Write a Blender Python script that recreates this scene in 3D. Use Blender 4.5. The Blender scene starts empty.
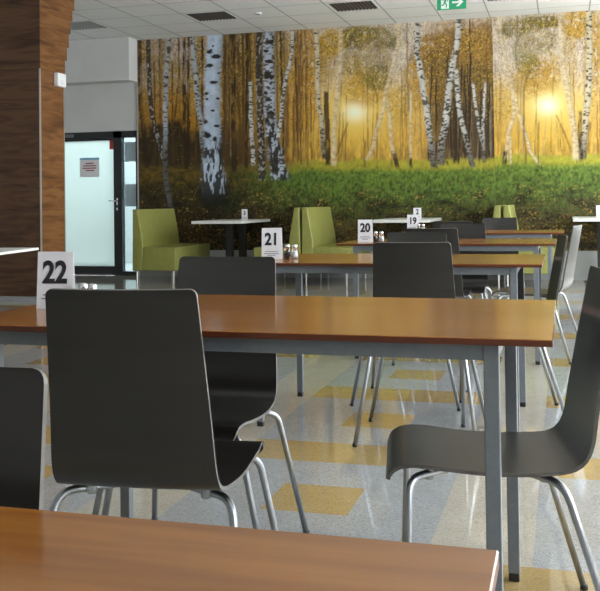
import bpy, bmesh, math, random
import numpy as np
from mathutils import Vector, Matrix
random.seed(5); rng = np.random.default_rng(11)
S = bpy.context.scene
COL = S.collection
PI = math.pi

# ------------------------------------------------------------------ basics
def link(o, parent=None):
    COL.objects.link(o)
    if parent is not None: o.parent = parent
    return o
def meshobj(name, verts, faces, mats, parent=None, mi=None, smooth=False):
    me = bpy.data.meshes.new(name)
    me.from_pydata([tuple(v) for v in verts], [], [tuple(f) for f in faces])
    for m in (mats if isinstance(mats, (list, tuple)) else [mats]): me.materials.append(m)
    if mi is not None: me.polygons.foreach_set('material_index', list(mi))
    if smooth: me.polygons.foreach_set('use_smooth', [True]*len(me.polygons))
    me.update()
    return link(bpy.data.objects.new(name, me), parent)
def bmobj(name, bm, mats, parent=None, smooth=False):
    bmesh.ops.recalc_face_normals(bm, faces=bm.faces[:])
    me = bpy.data.meshes.new(name); bm.to_mesh(me); bm.free()
    for m in (mats if isinstance(mats, (list, tuple)) else [mats]): me.materials.append(m)
    if smooth: me.polygons.foreach_set('use_smooth', [True]*len(me.polygons))
    return link(bpy.data.objects.new(name, me), parent)
def box(bm, x0, x1, y0, y1, z0, z1, bev=0, seg=2, mi=0):
    v = [bm.verts.new(c) for c in ((x0,y0,z0),(x1,y0,z0),(x1,y1,z0),(x0,y1,z0),(x0,y0,z1),(x1,y0,z1),(x1,y1,z1),(x0,y1,z1))]
    fs = [bm.faces.new([v[i] for i in q]) for q in ((3,2,1,0),(4,5,6,7),(0,1,5,4),(1,2,6,5),(2,3,7,6),(3,0,4,7))]
    for f in fs: f.material_index = mi
    if bev:
        es = list({e for f in fs for e in f.edges})
        bmesh.ops.bevel(bm, geom=es, offset=bev, segments=seg, profile=.5, affect='EDGES', material=-1)
def bx(name, b, mat, parent=None, bev=0, seg=2, smooth=False):
    bm = bmesh.new(); box(bm, *b, bev=bev, seg=seg); return bmobj(name, bm, mat, parent, smooth)
def tube(bm, pts, r, n=10, cap=True):
    P = [Vector(p) for p in pts]; rings = []
    t = (P[1]-P[0]).normalized()
    a = Vector((0,0,1)) if abs(t.z) < .9 else Vector((1,0,0))
    u = t.cross(a).normalized()
    for i, p in enumerate(P):
        t = ((P[min(i+1,len(P)-1)]-P[max(i-1,0)])).normalized()
        u = (u - t*u.dot(t)).normalized(); w = t.cross(u)
        rr = r[i] if isinstance(r, (list,tuple)) else r
        rings.append([bm.verts.new(p + (u*math.cos(2*PI*k/n)+w*math.sin(2*PI*k/n))*rr) for k in range(n)])
    for A, B in zip(rings, rings[1:]):
        for k in range(n): bm.faces.new((A[k],A[(k+1)%n],B[(k+1)%n],B[k]))
    if cap:
        bm.faces.new(rings[0][::-1]); bm.faces.new(rings[-1])
def lathe(bm, prof, n=20, o=(0,0,0)):
    rings = [[bm.verts.new((o[0]+r*math.cos(2*PI*k/n), o[1]+r*math.sin(2*PI*k/n), o[2]+z)) for k in range(n)] for r, z in prof]
    for A, B in zip(rings, rings[1:]):
        for k in range(n): bm.faces.new((A[k],A[(k+1)%n],B[(k+1)%n],B[k]))
    bm.faces.new(rings[0][::-1]); bm.faces.new(rings[-1])
def spline(pts, per=8):
    P = [Vector(p) for p in pts]; P = [P[0]*2-P[1]]+P+[P[-1]*2-P[-2]]; out = []
    for i in range(1, len(P)-2):
        for k in range(per):
            t = k/per; a,b,c,d = P[i-1],P[i],P[i+1],P[i+2]
            out.append(.5*((2*b)+(c-a)*t+(2*a-5*b+4*c-d)*t*t+(3*b-a-3*c+d)*t**3))
    out.append(P[-2]); return out
def rounded(pts, r, n=6):           # polyline with filleted corners
    P = [Vector(p) for p in pts]; out = [P[0]]
    for i in range(1, len(P)-1):
        a = (P[i-1]-P[i]).normalized(); b = (P[i+1]-P[i]).normalized()
        A, B = P[i]+a*r, P[i]+b*r
        for k in range(n+1):
            t = k/n; out.append(A*(1-t)**2+P[i]*2*t*(1-t)+B*t*t)
    out.append(P[-1]); return out
def thing(name, label, cat, loc=(0,0,0), rz=0, group=None):
    o = bpy.data.objects.new(name, None); o.empty_display_size = .1; link(o)
    o.location = loc; o.rotation_euler = (0,0,rz); return tag(o, label, cat, group)
def tag(o, label, cat, group=None):
    o['label'] = label; o['category'] = cat
    if group: o['group'] = group
    return o
def struct(o, label=None):
    o['kind'] = 'structure'
    if label: o['label'] = label
    return o
def dup(root, loc, rz, label, group=None):
    r = root.copy(); COL.objects.link(r); r.location = loc; r.rotation_euler = (0,0,rz); r['label'] = label
    if group: r['group'] = group
    for ch in list(root.children):
        c = ch.copy(); COL.objects.link(c); c.parent = r
        for g in list(ch.children):
            d = g.copy(); COL.objects.link(d); d.parent = c
    return r

# --------------------------------------------------------------- materials
def mat(name, col, rough=.5, metal=0, spec=.5, **kw):
    m = bpy.data.materials.new(name); m.use_nodes = True
    b = m.node_tree.nodes['Principled BSDF']
    b.inputs['Base Color'].default_value = (*col, 1); b.inputs['Roughness'].default_value = rough
    b.inputs['Metallic'].default_value = metal; b.inputs['Specular IOR Level'].default_value = spec
    for k, v in kw.items(): b.inputs[k.replace('_',' ')].default_value = v
    return m
def N(m, t, **kw):
    n = m.node_tree.nodes.new(t)
    for k, v in kw.items(): setattr(n, k, v)
    return n
def L(m, a, b): m.node_tree.links.new(a, b)
def ramp(m, stops):
    r = N(m, 'ShaderNodeValToRGB'); e = r.color_ramp.elements
    while len(e) < len(stops): e.new(.5)
    for x, (p, c) in zip(e, stops): x.position = p; x.color = (*c, 1)
    return r
def noise_mat(name, stops, scale, stretch=(1,1,1), rough=.4, detail=6, dist=0, spec=.5, coord='Object', bump=0, rr=None, metal=0):
    m = mat(name, stops[0][1], rough, metal, spec); b = m.node_tree.nodes['Principled BSDF']
    tc = N(m, 'ShaderNodeTexCoord'); mp = N(m, 'ShaderNodeMapping'); mp.inputs['Scale'].default_value = stretch
    n = N(m, 'ShaderNodeTexNoise'); n.inputs['Scale'].default_value = scale; n.inputs['Detail'].default_value = detail; n.inputs['Distortion'].default_value = dist
    r = ramp(m, stops)
    L(m, tc.outputs[coord], mp.inputs[0]); L(m, mp.outputs[0], n.inputs['Vector']); L(m, n.outputs['Fac'], r.inputs[0]); L(m, r.outputs[0], b.inputs['Base Color'])
    if bump:
        bp = N(m, 'ShaderNodeBump'); bp.inputs['Strength'].default_value = bump; bp.inputs['Distance'].default_value = .002
        L(m, n.outputs['Fac'], bp.inputs['Height']); L(m, bp.outputs[0], b.inputs['Normal'])
    return m
M = {}
M['table_wood'] = noise_mat('table_wood', [(.3,(.175,.060,.010)),(.5,(.245,.090,.016)),(.72,(.30,.120,.025))], 2.2, (1.0,9,9), .17, 8, .6, .45)
M['table_edge'] = noise_mat('table_edge', [(.3,(.075,.018,.006)),(.7,(.13,.032,.010))], 5, (1,8,8), .35)
M['grey_steel'] = noise_mat('grey_powder_coated_steel', [(.3,(.135,.150,.165)),(.7,(.16,.175,.19))], 60, rough=.32)
M['leg_cap'] = mat('black_plastic', (.012,.012,.013), .4)
M['chrome'] = noise_mat('satin_chrome_tube', [(.3,(.36,.38,.41)),(.7,(.42,.44,.47))], 30, rough=.34, metal=1)
M['shell'] = noise_mat('black_brown_laminate', [(.3,(.018,.017,.0155)),(.7,(.026,.0245,.022))], 2.5, (1,1,9), .31, 6, .4, .6)
M['ply_edge'] = noise_mat('lacquered_plywood_edge', [(.3,(.060,.055,.050)),(.7,(.10,.09,.08))], 40, (1,1,1), .3)
M['glide'] = mat('clear_plastic', (.75,.8,.82), .2, Transmission_Weight=.6)
def terrazzo(name, a, b, c, scale=240):
    m = mat(name, a, .06, 0, .6); bs = m.node_tree.nodes['Principled BSDF']
    tc = N(m, 'ShaderNodeTexCoord'); v = N(m, 'ShaderNodeTexVoronoi'); v.inputs['Scale'].default_value = scale
    n = N(m, 'ShaderNodeTexNoise'); n.inputs['Scale'].default_value = 9; n.inputs['Detail'].default_value = 5
    L(m, tc.outputs['Object'], v.inputs['Vector']); L(m, tc.outputs['Object'], n.inputs['Vector'])
    sp = N(m, 'ShaderNodeSeparateColor'); L(m, v.outputs['Color'], sp.inputs[0])
    r = ramp(m, [(0,c),(.22,a),(.7,a),(1,b)]); L(m, sp.outputs[0], r.inputs[0])
    mx = N(m, 'ShaderNodeMix', data_type='RGBA', blend_type='MULTIPLY'); mx.inputs[0].default_value = .5
    r2 = ramp(m, [(.3,(.85,.85,.85)),(.65,(1,1,1))]); L(m, n.outputs['Fac'], r2.inputs[0])
    L(m, r.outputs[0], mx.inputs[6]); L(m, r2.outputs[0], mx.inputs[7]); L(m, mx.outputs[2], bs.inputs['Base Color'])
    return m
M['terrazzo_grey'] = terrazzo('grey_terrazzo', (.325,.332,.335), (.42,.425,.425), (.19,.197,.205))
M['terrazzo_beige'] = terrazzo('beige_terrazzo', (.42,.385,.32), (.51,.47,.40), (.28,.25,.20))
M['terrazzo_yellow'] = terrazzo('yellow_terrazzo', (.37,.265,.115), (.44,.325,.155), (.27,.185,.075))
M['wall_paint'] = noise_mat('grey_wall_paint', [(.3,(.56,.56,.55)),(.7,(.60,.60,.59))], 3, rough=.7)
M['wall_white'] = noise_mat('white_wall_paint', [(.3,(.66,.66,.65)),(.7,(.7,.7,.69))], 3, rough=.7)
M['dado'] = noise_mat('light_grey_wall_panel', [(.3,(.36,.37,.37)),(.7,(.41,.42,.42))], 4, rough=.5)
M['ceiling_tile'] = noise_mat('white_mineral_ceiling_tile', [(.35,(.73,.74,.735)),(.65,(.79,.80,.795))], 60, rough=.85)
M['ceiling_grid'] = mat('ceiling_joint', (.36,.37,.37), .7)
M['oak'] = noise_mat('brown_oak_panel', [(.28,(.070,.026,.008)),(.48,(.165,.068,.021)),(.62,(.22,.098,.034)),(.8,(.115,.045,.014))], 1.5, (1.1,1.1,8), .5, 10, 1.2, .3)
M['oak_shaded'] = noise_mat('shaded_oak_panel', [(.28,(.040,.020,.011)),(.48,(.085,.042,.022)),(.62,(.115,.060,.032)),(.8,(.06,.030,.016))], 1.5, (1.1,1.1,8), .5, 10, 1.2, .3)  # same oak, with the shade on the column's front face put into the colour
M['alu'] = mat('brushed_aluminium_trim', (.62,.61,.60), .35, .9)
M['green_vinyl'] = noise_mat('green_upholstery', [(.3,(.245,.25,.062)),(.7,(.285,.29,.078))], 14, rough=.42, bump=.12)
M['seam'] = mat('dark_seam', (.02,.022,.01), .8)
M['white_plastic'] = mat('white_plastic', (.78,.79,.8), .4)
M['white_top'] = noise_mat('white_laminate', [(.3,(.70,.70,.68)),(.7,(.76,.76,.74))], 20, rough=.3)
M['black_metal'] = noise_mat('black_metal', [(.3,(.010,.010,.011)),(.7,(.016,.016,.017))], 30, rough=.4)
M['black_frame'] = noise_mat('black_aluminium_frame', [(.3,(.010,.011,.013)),(.7,(.014,.015,.017))], 30, rough=.35)
M['paper'] = noise_mat('white_paper', [(.3,(.74,.73,.77)),(.7,(.78,.77,.81))], 30, rough=.6)
M['ink'] = mat('black_ink', (.012,.013,.02), .6)
M['ink_grey'] = mat('grey_ink', (.22,.22,.26), .6)
M['ink_red'] = mat('dark_red_ink', (.30,.05,.05), .6)
M['ink_blue'] = mat('light_blue_ink', (.22,.48,.72), .6)
M['red'] = mat('red_sticker', (.55,.05,.03), .5)
M['exit_green'] = mat('exit_sign_green', (.02,.34,.15), .4)
M['exit_white'] = mat('exit_sign_white', (.80,.86,.82), .4)
M['vent_dark'] = noise_mat('dark_vent_backing', [(.4,(.014,.012,.011)),(.62,(.07,.055,.048))], 18, rough=.7)
M['vent_slat'] = mat('vent_slat', (.075,.065,.06), .5)
M['vent_pale'] = mat('pale_vent_slat', (.30,.31,.30), .6)
M['salt'] = noise_mat('white_salt', [(.3,(.75,.76,.78)),(.7,(.83,.84,.86))], 200, rough=.8)
M['pepper'] = noise_mat('ground_pepper', [(.35,(.03,.025,.02)),(.7,(.14,.12,.10))], 200, rough=.8)
M['glass'] = mat('clear_glass', (.95,.97,.97), .03, Transmission_Weight=1, IOR=1.45)
M['steel'] = mat('steel_cap', (.72,.73,.75), .2, 1)
def thin_glass(name, tint, refl=.12):
    m = bpy.data.materials.new(name); m.use_nodes = True; nt = m.node_tree; nt.nodes.clear()
    o = N(m,'ShaderNodeOutputMaterial'); t = N(m,'ShaderNodeBsdfTransparent'); g = N(m,'ShaderNodeBsdfGlossy'); x = N(m,'ShaderNodeMixShader')
    t.inputs[0].default_value = (*tint,1); g.inputs['Roughness'].default_value = .02; x.inputs[0].default_value = refl
    L(m,t.outputs[0],x.inputs[1]); L(m,g.outputs[0],x.inputs[2]); L(m,x.outputs[0],o.inputs[0]); return m
M['pane'] = thin_glass('window_glass', (.96,.98,.98), .06)
M['pane_side'] = thin_glass('sidelight_glass', (.8,.88,.9), .10)
def frosted():
    m = bpy.data.materials.new('frosted_glass'); m.use_nodes = True; nt = m.node_tree; nt.nodes.clear()
    o = N(m,'ShaderNodeOutputMaterial'); t = N(m,'ShaderNodeBsdfTranslucent'); p = N(m,'ShaderNodeBsdfPrincipled'); x = N(m,'ShaderNodeMixShader')
    t.inputs[0].default_value = (.84,.92,.91,1); p.inputs['Base Color'].default_value = (.66,.73,.72,1); p.inputs['Roughness'].default_value = .25; x.inputs[0].default_value = .4
    L(m,t.outputs[0],x.inputs[1]); L(m,p.outputs[0],x.inputs[2]); L(m,x.outputs[0],o.inputs[0]); return m
M['frosted'] = frosted()

# ---------------------------------------------------------- camera
F, CX, CY = 960.08, 280.99, 186.59
YAW, PITCH, ROLL, H = -.28623, .01658, -.0126, 1.0093
w = Vector((math.sin(YAW)*math.cos(PITCH), math.cos(YAW)*math.cos(PITCH), math.sin(PITCH)))
r0 = Vector((math.cos(YAW), -math.sin(YAW), 0)); u0 = r0.cross(w)
r = r0*math.cos(ROLL)+u0*math.sin(ROLL); u = -r0*math.sin(ROLL)+u0*math.cos(ROLL)
cam = bpy.data.cameras.new('camera'); co = link(bpy.data.objects.new('camera', cam))
cam.sensor_fit = 'HORIZONTAL'; cam.sensor_width = 36; cam.lens = F/600*36
cam.shift_x = (300-CX)/600; cam.shift_y = -(295.5-CY)/600; cam.clip_start = .05
co.matrix_world = Matrix(((r.x,u.x,-w.x,0),(r.y,u.y,-w.y,0),(r.z,u.z,-w.z,H),(0,0,0,1)))
S.camera = co

# ---------------------------------------------------------- room shell
XL, XR, YF, YB, ZC = -9.0, 2.7, -3.6, 12.457, 3.336
FX, FY, TX, TY = -.979, 3.0335, .293, .300
def build_floor():
    i0, i1 = math.floor((XL-FX)/TX), math.ceil((XR-FX)/TX); j0, j1 = math.floor((YF-FY)/TY), math.ceil((YB-FY)/TY)
    V, Fc, mi = [], [], []
    for j in range(j0, j1+1):
        for i in range(i0, i1+1): V.append((min(max(FX+i*TX,XL),XR), min(max(FY+j*TY,YF),YB), 0))
    W = i1-i0+1
    for j in range(j0, j1):
        for i in range(i0, i1):
            a = (j-j0)*W+(i-i0); Fc.append((a,a+1,a+1+W,a+W))
            k = 0
            if i % 4 == 2: k = 1
            if j % 4 == 0 and i % 4 == 0: k = 2
            if j % 4 == 2 and i % 4 in (3,0,1): k = 2
            if j == -2 and i % 4 == 2: k = 2
            mi.append(k)
    o = meshobj('floor', V, Fc, [M['terrazzo_grey'],M['terrazzo_beige'],M['terrazzo_yellow']], mi=mi)
    struct(o, 'polished terrazzo tile floor in grey with beige lanes and yellow tiles')
build_floor()
# ceiling: tiles sit in a slightly recessed joint grid
GX, GY = -2.661, 10.8905
VENTS = [(-4.461,0),(-2.661,0),(-.861,0),(-6.261,0)]
bm = bmesh.new()
box(bm, XL, XR, YF, YB, ZC+.012, ZC+.05, mi=1)
i0 = math.floor((XL-GX)/.6); i1 = math.ceil((XR-GX)/.6); j0 = math.floor((YF-GY)/.6); j1 = math.ceil((YB-GY)/.6)
for i in range(i0, i1):
    for j in range(j0, j1):
        x0, x1, y0, y1 = GX+i*.6, GX+i*.6+.6, GY+j*.6, GY+j*.6+.6
        if any(abs(x0-vx) < .01 and j == 0 for vx, _ in VENTS): continue
        x0, x1, y0, y1 = max(x0+.006,XL), min(x1-.006,XR), max(y0+.005,YF), min(y1-.005,YB)
        if x1-x0 < .03 or y1-y0 < .03: continue
        box(bm, x0, x1, y0, y1, ZC, ZC+.0115, mi=0)
for i in range(i0, i1+1):
    x = GX+i*.6
    if XL < x < XR: box(bm, x-.008, x+.008, YF, YB, ZC-.0012, ZC+.012, mi=1)
for j in range(j0, j1+1):
    y = GY+j*.6
    if YF < y < YB: box(bm, XL, XR, y-.006, y+.006, ZC-.0008, ZC+.012, mi=1)
struct(bmobj('ceiling', bm, [M['ceiling_tile'], M['ceiling_grid']]), 'suspended ceiling of square white tiles')
BW0, BW1, BZ0, BZ1 = 1.72, 2.62, .30, 3.1     # unseen window added at right end of back wall for glare on a chair
DX0, DX1, DZ = -7.30, -5.775, 2.055      # door opening in the back wall
bm = bmesh.new()
box(bm, XL-.1, DX0, YB, YB+.15, 0, ZC+.05); box(bm, DX0, DX1, YB, YB+.15, DZ, ZC+.05); box(bm, DX1, BW0, YB, YB+.15, 0, ZC+.05); box(bm, BW1, XR+.1, YB, YB+.15, 0, ZC+.05); box(bm, BW0, BW1, YB, YB+.15, 0, BZ0); box(bm, BW0, BW1, YB, YB+.15, BZ1, ZC+.05)
struct(bmobj('wall_back', bm, M['wall_paint']))
struct(bx('trim_1', (DX1+.02, BW0-.03, YB-.012, YB, 0, .365), M['dado']), 'light grey panel band under the forest mural')
struct(bx('trim_2', (DX1, DX1+.018, YB-.02, YB, 0, 2.74), M['alu']), 'thin pale strip along the edge of the mural')
struct(bx('wall_front', (XL-.1, XR+.1, YF-.1, YF, 0, ZC+.05), M['wall_white']))
struct(bx('ceiling_bulkhead', (XL, -5.767, 12.18, YB, 2.742, ZC), M['wall_paint']), 'grey boxed bulkhead above the glass door')
WIN = [(-.2,2.2),(2.6,5.0),(5.4,7.8),(8.2,10.6),(10.9,12.2)]
WZ0, WZ1 = .40, 3.15
WINL = []
def window_wall(name, X0, X1, wins, z0):      # a wall with a row of tall window openings
    bm = bmesh.new()
    box(bm, X0, X1, YF, YB, 0, z0); box(bm, X0, X1, YF, YB, WZ1, ZC+.05)
    e = [YF]+[v for p in wins for v in p]+[YB]
    for a, b in zip(e[::2], e[1::2]): box(bm, X0, X1, a, b, z0, WZ1)
    struct(bmobj(name, bm, M['wall_white']))
window_wall('wall_right', XR, XR+.2, WIN, WZ0); window_wall('wall_left', XL-.2, XL, WINL, WZ0)
for k, (a, b, XW) in enumerate([(a,b,XR) for a, b in WIN]+[(a,b,XL-.2) for a, b in WINL]):
    bm = bmesh.new(); t = .05
    for q in ((a,a+t,WZ0,WZ1),(b-t,b,WZ0,WZ1),(a+t,b-t,WZ0,WZ0+t),(a+t,b-t,WZ1-t,WZ1),((a+b)/2-.03,(a+b)/2+.03,WZ0+t,WZ1-t)):
        box(bm, XW+.06, XW+.12, q[0], q[1], q[2], q[3])
    fr = struct(bmobj('window_%d' % (k+1), bm, M['white_plastic']))
    for (p, q) in ((a+t,(a+b)/2-.03),((a+b)/2+.03,b-t)):
        bx('pane', (XW+.085, XW+.091, p, q, WZ0+t, WZ1-t), M['pane'], fr)
    la = bpy.data.lights.new('window_daylight', 'AREA'); la.shape = 'RECTANGLE'; la.size = WZ1-WZ0; la.size_y = b-a
    lo = link(bpy.data.objects.new('window_daylight', la)); lo.location = (XR+.25 if XW == XR else XL-.25, (a+b)/2, (WZ0+WZ1)/2); lo.rotation_euler = (0, PI/2 if XW == XR else -PI/2, 0)
    la.cycles.is_portal = True
bm = bmesh.new(); t = .05
for q in ((BW0,BW0+t,BZ0,BZ1),(BW1-t,BW1,BZ0,BZ1),(BW0+t,BW1-t,BZ0,BZ0+t),(BW0+t,BW1-t,BZ1-t,BZ1)): box(bm, q[0], q[1], YB+.05, YB+.11, q[2], q[3])
fr = struct(bmobj('window_%d' % (len(WIN)+1), bm, M['white_plastic'])); bx('pane', (BW0+t,BW1-t,YB+.075,YB+.081,BZ0+t,BZ1-t), M['pane'], fr)
la = bpy.data.lights.new('window_daylight', 'AREA'); la.shape = 'RECTANGLE'; la.size = BW1-BW0; la.size_y = BZ1-BZ0; la.cycles.is_portal = True
lo = link(bpy.data.objects.new('window_daylight', la)); lo.location = ((BW0+BW1)/2, YB+.2, (BZ0+BZ1)/2); lo.rotation_euler = (-PI/2, 0, 0)
# world: bright overcast sky seen through the windows
wd = bpy.data.worlds.new('sky'); S.world = wd; wd.use_nodes = True
bg = wd.node_tree.nodes['Background']; bg.inputs[0].default_value = (.955,.975,1.0,1); bg.inputs[1].default_value = 5.0
SKY = bg

# back room behind the glass door
bm = bmesh.new()
x0, x1, y0, y1 = -8.2, -5.0, YB+.15, YB+2.6
box(bm, x0, x1, y0, y1, -.05, 0); box(bm, x0, x1, y0, y1, 2.8, 2.85); box(bm, x0, x1, y1, y1+.05, 0, 2.8)
box(bm, x0-.05, x0, y0, y1, 0, 2.8); box(bm, x1, x1+.05, y0, y1, 0, 2.8)
struct(bmobj('wall_back_room', bm, M['wall_white']), 'pale back room behind the glass door')
la = bpy.data.lights.new('back_room_lamp', 'AREA'); la.size = 1.2; la.energy = 40; la.color = (.86,.98,1)
lo = link(bpy.data.objects.new('back_room_lamp', la)); lo.location = (-6.6, YB+1.4, 2.75)

# ------------------------------------------------------------ glass door
door = thing('door_1', 'frosted glass door with side light in a black frame', 'door', ((DX0+DX1)/2, YB, 0)); door['kind'] = 'structure'
def dpart(name, b, m, parent=door, bev=0):
    c = Vector(((DX0+DX1)/2, YB, 0)); return bx(name, (b[0]-c.x,b[1]-c.x,b[2]-c.y,b[3]-c.y,b[4],b[5]), m, parent, bev)
bm = bmesh.new(); cx_, cy_ = (DX0+DX1)/2, YB
for q in ((DX0,DX0+.09,0,DZ),(-6.145,-6.02,0,DZ),(-5.80,DX1,0,DZ),(DX0,DX1,1.96,DZ),(-6.02,-5.80,0,.06)):
    box(bm, q[0]-cx_, q[1]-cx_, -.015, .08, q[2], q[3])
bmobj('door_frame', bm, M['black_frame'], door)
dpart('frosted_pane', (DX0+.11,-6.15,YB+.03,YB+.04,.13,1.945), M['frosted'])
bm = bmesh.new()
for q in ((DX0+.09,-6.147,.0,.13),(DX0+.09,-6.147,1.93,1.958)): box(bm, q[0]-cx_, q[1]-cx_, .01, .06, q[2], q[3])
bmobj('door_rail', bm, M['black_frame'], door)
dpart('side_pane', (-6.02,-5.80,YB+.03,YB+.036,.06,1.96), M['pane_side'])
bm = bmesh.new(); tube(bm, rounded([(-6.09-cx_,-.015,1.06),(-6.09-cx_,-.065,1.06),(-6.20-cx_,-.065,1.065)],.02), .009); 
h = bmobj('door_handle', bm, M['steel'], door, True)
bm = bmesh.new(); box(bm, -6.10-cx_, -6.08-cx_, -.024, -.015, 1.00, 1.10); box(bm, -6.10-cx_,-6.08-cx_,-.026,-.015,.93,.965); bmobj('lock_plate', bm, M['steel'], door)
dpart('door_closer', (-7.02,-6.77,YB-.05,YB-.016,1.985,2.03), M['grey_steel'])
# papers taped to the door and side light
def sheet(name, label, cat, x0, x1, z0, z1, y, m, lines=(), hd=None):
    o = thing(name, label, cat, ((x0+x1)/2, y, z0)); W = x1-x0; Hh = z1-z0
    bx('sheet', (-W/2,W/2,-.001,.001,0,Hh), m, o)
    if hd: bx('header_strip', (-W/2,W/2,-.0022,-.0012,Hh-hd,Hh), M['ink_blue'], o)
    if lines:
        bm = bmesh.new()
        for (f, a, b, t) in lines: box(bm, (a-.5)*W, (b-.5)*W, -.0018, -.0011, f*Hh-t/2, f*Hh+t/2)
        bmobj('printed_lines', bm, M['ink_red'], o)
    return o
sheet('paper_notice', 'white paper notice with a blue heading taped to the frosted glass door', 'notice', -6.70, -6.39, 1.41, 1.69, YB+.026, M['paper'],
      [(.70,.30,.70,.016),(.58,.18,.82,.016),(.46,.15,.85,.016),(.34,.30,.75,.016)], .03)
sheet('sticker', 'small red sticker in the top corner of the glass door', 'sticker', -6.225, -6.153, 1.80, 1.93, YB+.026, M['red'])
sheet('paper_sheet', 'upper white sheet behind the narrow side light', 'paper', -6.0, -5.82, 1.62, 1.90, YB+.05, M['paper'])
sheet('paper_sheet', 'lower white sheet behind the narrow side light', 'paper', -6.0, -5.82, .98, 1.30, YB+.05, M['paper'])

# ------------------------------------------------------------ oak column
def build_column():
    X1, Y0, Y1 = -5.29, 9.0, 9.5; X0 = -6.5
    c = bpy.data.objects.new('column', None); link(c); c.location = (X1, Y0, 0); struct(c, 'wood clad column with flared top beside the glass door')
    W = X0-X1
    bx('skirting', (W+.01,-.01,.01,Y1-Y0-.01,0,.05), M['terrazzo_grey'], c)
    bx('front_cladding', (W,0,0,.012,.05,2.455), M['oak_shaded'], c)
    bx('side_cladding', (-.012,.001,.0125,Y1-Y0,.05,2.455), M['oak'], c)
    bx('core', (W,-.013,.0125,Y1-Y0,.05,2.455), M['oak'], c)
    for n, (y0, y1) in enumerate(((-.004,.012),(Y1-Y0-.006,Y1-Y0+.006))):
        bx('corner_trim', (-.010,.005,y0,y1,.05,2.46), M['alu'], c)
    z = 2.46; zs = [2.46, 2.62, 2.77, 2.93, 3.08, 3.21, ZC]
    for k in range(6):
        d = Y1-Y0+.035+.045*k
        bx('flared_plank', (-.014,.001,.0125,d,zs[k]+.001,zs[k+1]-.001), M['oak'], c)
    bx('upper_front_cladding', (W,0,0,.012,2.46,ZC), M['oak_shaded'], c)
    bx('upper_core', (W,-.0145,.0125,Y1-Y0+.02,2.46,ZC), M['oak'], c)
build_column()
t = thing('motion_sensor', 'small white wall sensor box high on the oak column', 'sensor', (-5.288, 9.365, 2.30))
bm = bmesh.new(); box(bm, .001, .06, -.09, .09, 0, .15, bev=.012); bmobj('housing', bm, M['white_plastic'], t)
bx('lens', (.0605,.066,-.035,.035,.03,.075), M['paper'], t, bev=.002)

# ------------------------------------------------------------ ceiling fittings
VL = {-6.261:'pale ceiling vent grille beside the oak column', -4.461:'dark ceiling vent grille above the left birches of the mural',
      -2.661:'dark ceiling vent grille above the setting sun of the mural', -.861:'dark ceiling vent grille at the top edge, right of the exit sign'}
for vx, _ in VENTS:
    pale = vx < -6
    t = thing('ceiling_vent', VL[vx], 'vent', (vx+.3, GY+.3, ZC), 0, 'square ceiling vents in a row')
    bm = bmesh.new()
    for q in ((-.291,.291,-.291,-.255),(-.291,.291,.255,.291),(-.291,-.255,-.255,.255),(.255,.291,-.255,.255)): box(bm, q[0],q[1],q[2],q[3],-.003,.010)
    bmobj('frame', bm, M['ceiling_tile'], t)
    bx('backing', (-.255,.255,-.255,.255,.008,.0105), M['vent_dark'], t)
    bm = bmesh.new()
    for k in range(11): box(bm, -.252+.0455*k, -.252+.0455*k+(.013 if pale else .012), -.255, .255, -.002, .006)
    for k in range(11): box(bm, -.255, .255, -.252+.0455*k, -.252+.0455*k+(.013 if pale else .009), -.001, .005)
    bmobj('grille', bm, M['vent_pale'] if pale else M['vent_slat'], t)
t = thing('smoke_detector', 'small round white detector on the ceiling between two dark vents', 'detector', (-3.56, GY+.3, ZC))
bm = bmesh.new(); lathe(bm, [(.05,0),(.05,-.006),(.042,-.012),(.02,-.014)], 24); bmobj('housing', bm, M['white_plastic'], t, True)
bm = bmesh.new(); lathe(bm, [(.024,-.0142),(.024,-.018),(.01,-.020)], 16); bmobj('sensor_tip', bm, M['ink_grey'], t)

def text_mesh(name, body, size, m, parent, loc, rot=(PI/2,0,0), off=.0):
    cu = bpy.data.curves.new(name, 'FONT'); cu.body = body; cu.size = size; cu.align_x = 'CENTER'; cu.align_y = 'CENTER'
    cu.extrude = .0004; cu.offset = off
    tmp = bpy.data.objects.new('tmp', cu); COL.objects.link(tmp)
    dg = bpy.context.evaluated_depsgraph_get(); me = bpy.data.meshes.new_from_object(tmp.evaluated_get(dg)); me.name = name
    bpy.data.objects.remove(tmp); bpy.data.curves.remove(cu); me.materials.clear(); me.materials.append(m)
    o = link(bpy.data.objects.new(name, me), parent); o.location = loc; o.rotation_euler = rot; return o

# exit sign
t = thing('exit_sign', 'green emergency exit sign with running figure and arrow under the ceiling', 'sign', (-1.115, 10.33, 3.05))
bx('panel', (-.155,.155,0,.018,0,.165), M['exit_green'], t, bev=.002)
bx('pictogram_field', (-.112,-.028,-.0015,-.0003,.010,.155), M['exit_white'], t)
bm = bmesh.new()
def blade(pts): 
    vs = [bm.verts.new((x, -.0032, z)) for x, z in pts]; ws = [bm.verts.new((x, -.0018, z)) for x, z in pts]
    bm.faces.new(vs); bm.faces.new(ws[::-1]); n = len(vs)
    for k in range(n): bm.faces.new((vs[k], ws[k], ws[(k+1)%n], vs[(k+1)%n]))
blade([(-.080,.075),(-.060,.078),(-.055,.120),(-.074,.122)])                   # torso
blade([(-.078,.078),(-.064,.078),(-.046,.052),(-.052,.020),(-.062,.022),(-.058,.050)])
blade([(-.080,.080),(-.068,.074),(-.082,.048),(-.106,.040),(-.107,.050),(-.090,.056)])
blade([(-.060,.118),(-.056,.108),(-.040,.100),(-.034,.080),(-.042,.080),(-.046,.094)])
blade([(-.074,.120),(-.072,.110),(-.088,.098),(-.100,.104),(-.098,.112),(-.088,.108)])
blade([(-.060+.013*math.cos(a), .137+.013*math.sin(a)) for a in [k*PI/6 for k in range(12)]])
bmobj('running_figure', bm, M['exit_green'], t)
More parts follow.
